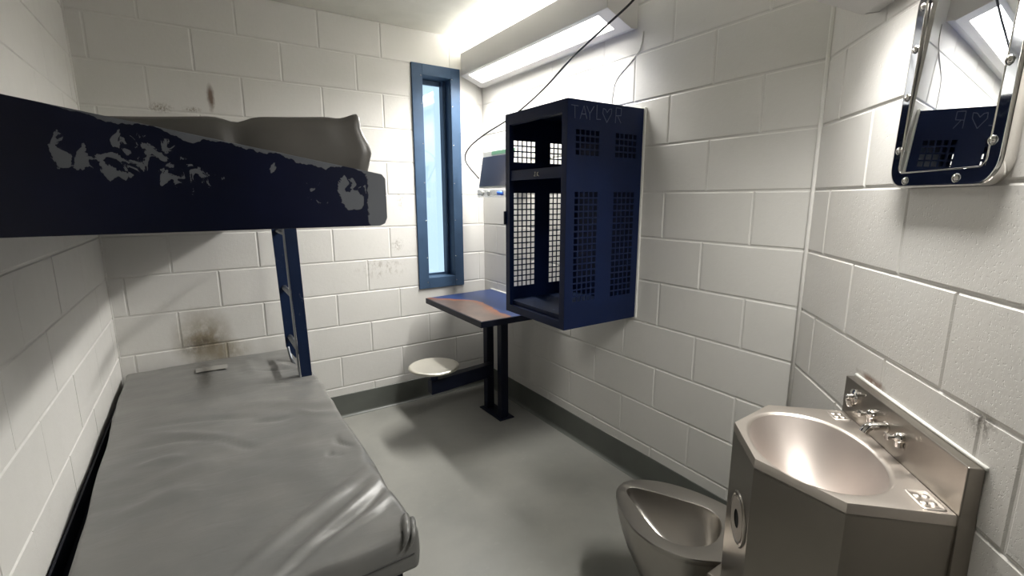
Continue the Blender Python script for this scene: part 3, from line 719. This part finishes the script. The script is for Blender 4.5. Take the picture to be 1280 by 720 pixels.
rings += [[oval(ba+.010, bb+.010, t, ZC) for t in ang], [oval(ba+.004, bb+.004, t, ZC-.0015) for t in ang], [oval(ba, bb, t, ZC-.006) for t in ang]]
bm = B(); rings_mesh(bm, rings); link('countertop', bm, 'steel_top', sk, True, 35)
bm = B(); rs = []
for k in range(15):
    f = k/14; rad = 1-.93*f**1.15; dz = -.006-.128*(1-rad**2.3)
    rs.append([oval(ba*rad, bb*rad, t, ZC+dz) for t in ang])
vr = rings_mesh(bm, rs); bm.faces.new(vr[-1]); link('basin', bm, 'steel_basin', sk, True, 60)
bm = B(); lathe(bm, SE(bc[0], bc[1], ZC-.1345), (0, 0, 1), [(0, 0), (.018, 0), (.022, .002), (.018, .003), (.014, -.0005)], 24); link('drain', bm, 'steel_bright', sk, True)
# backsplash
bm = B(); prism(bm, [SE(.426, .001, ZC-.02), SE(.877, .001, ZC-.02), SE(.877, .001, .930), SE(.426, .001, .930)], SE(0, .027, 0)-SE(0, 0, 0), .002, 2)

link('backsplash', bm, 'steel_satin', sk)
bm = B(); prism(bm, [SE(.8745, .001, .0), SE(.9, .001, .0), SE(.877, .001, ZC), SE(.8745, .001, ZC)], SE(0, .0265, 0)-SE(0, 0, 0)); link('side_flange', bm, 'steel_satin', sk)
nE = SE(0, 1, 0)-SE(0, 0, 0)
bm = B(); lathe(bm, SE(.480, .028, .892), nE, [(.020, 0), (.020, .002), (.017, .004), (.009, .006), (.0075, .018), (.004, .020), (0, .020)], 24); tube(bm, [SE(.480, .040, .885), SE(.480, .034, .868)], .0085, 12); link('drinking_spout', bm, 'steel_bright', sk, True, 45)
for s in (.575, .690):
    bm = B(); lathe(bm, SE(s, .028, .888), nE, [(.012, 0), (.012, .004), (.0115, .010), (.007, .014), (.0045, .016), (.0045, .024), (.008, .026), (.008, .031), (0, .032)], 20); tube(bm, [SE(s, .034, .884), SE(s, .032, .868)], .008, 12); link('push_button', bm, 'steel_bright', sk, True, 45)
bm = B(); tube(bm, spline([SE(.632, .026, .884), SE(.632, .048, .884), SE(.632, .066, .880), SE(.632, .074, .868)], 5), .0095, 14); lathe(bm, SE(.632, .028, .884), nE, [(.013, 0), (.013, .003), (0, .003)], 20); link('faucet_spout', bm, 'steel_bright', sk, True, 45)
# pressed soap dishes in the two back corners
def dish(s0, s1, e0, e1):
    bm = B(); r = rrect(s0, s1, e0, e1, .006, 4)
    def rg(i, z): return [SE(s, e, ZC+z) for s, e in rrect(s0+i, s1-i, e0+i, e1-i, max(.002, .008-i), 4)]
    vr = rings_mesh(bm, [rg(0, .0004), rg(.002, .0028), rg(.004, .003), rg(.007, .0008)]); bm.faces.new(vr[-1])
    for k in range(2):
        for j in range(2):
            cs = s0+(s1-s0)*(.33+.34*k); ce = e0+(e1-e0)*(.33+.34*j)
            lathe(bm, SE(cs, ce, ZC+.0006), (0, 0, 1), [(.007, 0), (.005, .0022), (0, .003)], 12)
    link('soap_dish', bm, 'steel_top', sk, True, 50)
dish(.800, .866, .036, .078); dish(.442, .500, .034, .076)
# paper-roll recess on the narrow front face
fc = (.655, .3305)
bm = B(); A = SE(.668, .3305, .64)
def facep(a, b, d): return SE(.668+a, .3305+d, .632+b)
def frg(ra, rb, d): return [facep(ra*math.cos(2*PI*k/40), rb*math.sin(2*PI*k/40), d) for k in range(40)]
vr = rings_mesh(bm, [frg(.062, .066, .0002), frg(.060, .064, .004), frg(.055, .059, .004), frg(.052, .056, .001)]); bm.faces.new(vr[-1]); link('paper_holder', bm, 'steel_satin', sk, True, 40)
bm = B(); vr = rings_mesh(bm, [frg(.050, .054, .0016), frg(.049, .053, .0040), frg(.020, .022, .0042)]); link('paper_roll', bm, 'bucket_paper', sk, True, 40, label='roll of paper in the side recess')
bm = B(); vr = rings_mesh(bm, [frg(.020, .022, .0040), frg(.018, .020, .0020)]); bm.faces.new(vr[-1]); link('paper_core', bm, 'dark_hole', sk, label='dark hollow core of the paper roll')

# toilet: rim outline in plan (world x, y), skewed off the cabinet's left chamfer
ZR = .385
def closed_spline(pts, n):
    P = [Vector(p).to_3d() if len(p) == 2 else Vector(p) for p in pts]; m = len(P); out = []
    for i in range(m):
        a, b, c, d = P[(i-1) % m], P[i], P[(i+1) % m], P[(i+2) % m]
        for k in range(n):
            t = k/n; out.append(.5*((2*b)+(c-a)*t+(2*a-5*b+4*c-d)*t*t+(3*b-a-3*c+d)*t**3))
    return out
OUT = [(-.6089, -1.963), (-.5712, -1.9376), (-.5304, -1.9295), (-.4797, -1.948), (-.4193, -2.0051), (-.3711, -2.0986), (-.348, -2.2074), (-.350, -2.300), (-.370, -2.372), (-.470, -2.374), (-.560, -2.372), (-.6082, -2.3402), (-.6624, -2.2876), (-.6923, -2.2127), (-.6978, -2.1608), (-.6915, -2.1085), (-.6652, -2.0437), (-.640, -2.000)]
INN = [(-.5640, -1.9700), (-.5304, -1.9680), (-.4871, -2.030), (-.4481, -2.1050), (-.4150, -2.1750), (-.4155, -2.2224), (-.4432, -2.258), (-.4915, -2.284), (-.5455, -2.2934), (-.5889, -2.2780), (-.6257, -2.248), (-.643, -2.2126), (-.643, -2.1650), (-.6193, -2.0900), (-.5891, -2.0180)]
o_ = closed_spline(OUT, 6); i_ = closed_spline(INN, 6)
def at(ps, z, k=1.0, c=None, sh=(0, 0)):
    c = c or Vector((-.52, -2.18, 0)); return [Vector((c.x+(p.x-c.x)*k+sh[0], c.y+(p.y-c.y)*k+sh[1], z)) for p in ps]
bm = B()
n_i = len(i_); o_r = []                    # same count of points on both outlines
for k in range(len(o_)): o_r.append(o_[k])
def resample(ps, n):
    L = [0]; m = len(ps)
    for k in range(m): L.append(L[-1]+(ps[(k+1) % m]-ps[k]).length)
    out = []; j = 0
    for k in range(n):
        d = L[-1]*k/n
        while L[j+1] < d: j += 1
        t = (d-L[j])/max(1e-9, L[j+1]-L[j]); out.append(ps[j].lerp(ps[(j+1) % m], t))
    return out
o_ = resample(o_, 110); i_ = resample(i_, 110)
def rot_to(ps, ref):
    best = min(range(len(ps)), key=lambda q: (ps[q]-ref).length); return ps[best:]+ps[:best]
i_ = rot_to(i_, o_[0]+(Vector((-.52, -2.15, 0))-o_[0])*.12)
def lerp_r(t, z): return [Vector((a.x*(1-t)+b.x*t, a.y*(1-t)+b.y*t, z)) for a, b in zip(o_, i_)]
rings_mesh(bm, [at(o_, ZR-.020, .985), at(o_, ZR-.008, 1.0), at(o_, ZR-.002, 1.0), at(o_, ZR+.001, .992), lerp_r(.12, ZR+.001), lerp_r(.9, ZR-.001), lerp_r(1.0, ZR-.003), at(i_, ZR-.012, .985)])
link('toilet_rim', bm, 'steel_toilet', sk, True, 28)
bm = B(); cc = Vector((-.52, -2.18, 0))
vr = rings_mesh(bm, [at(i_, ZR-.011, .986), at(i_, ZR-.03, .975, None, (0, -.003)), at(i_, ZR-.06, .90, None, (0, -.012)), at(i_, ZR-.09, .78, None, (.002, -.024)), at(i_, ZR-.12, .62, None, (.005, -.038)), at(i_, ZR-.145, .44, None, (.008, -.05)), at(i_, ZR-.16, .26, None, (.01, -.06)), at(i_, ZR-.165, .10, None, (.01, -.06))]); bm.faces.new(vr[-1])
link('toilet_bowl', bm, 'steel_toilet', sk, True, 60)
bm = B()
rg = [at(o_, ZR-.012, .985)]
for z, k, sy in ((.34, .97, 0), (.29, .93, -.006), (.24, .87, -.014), (.18, .78, -.03), (.12, .69, -.045), (.06, .64, -.055), (.015, .66, -.055), (0, .68, -.055)): rg.append(at(o_, z, k, None, (0, sy)))
rings_mesh(bm, rg); link('toilet_pedestal', bm, 'steel_toilet', sk, True, 60)
bm = B(); box(bm, (-.66, -2.40, ZR-.03), (-.36, -2.355, ZR+.002), .004); link('toilet_bracket', bm, 'steel_satin', sk)
# caulk bead along top of backsplash
bm = B(); tube(bm, [SE(.42, .002, .932), SE(.88, .002, .932)], .004, 8); struct(link('trim_4', bm, 'caulk_white', smooth=True))
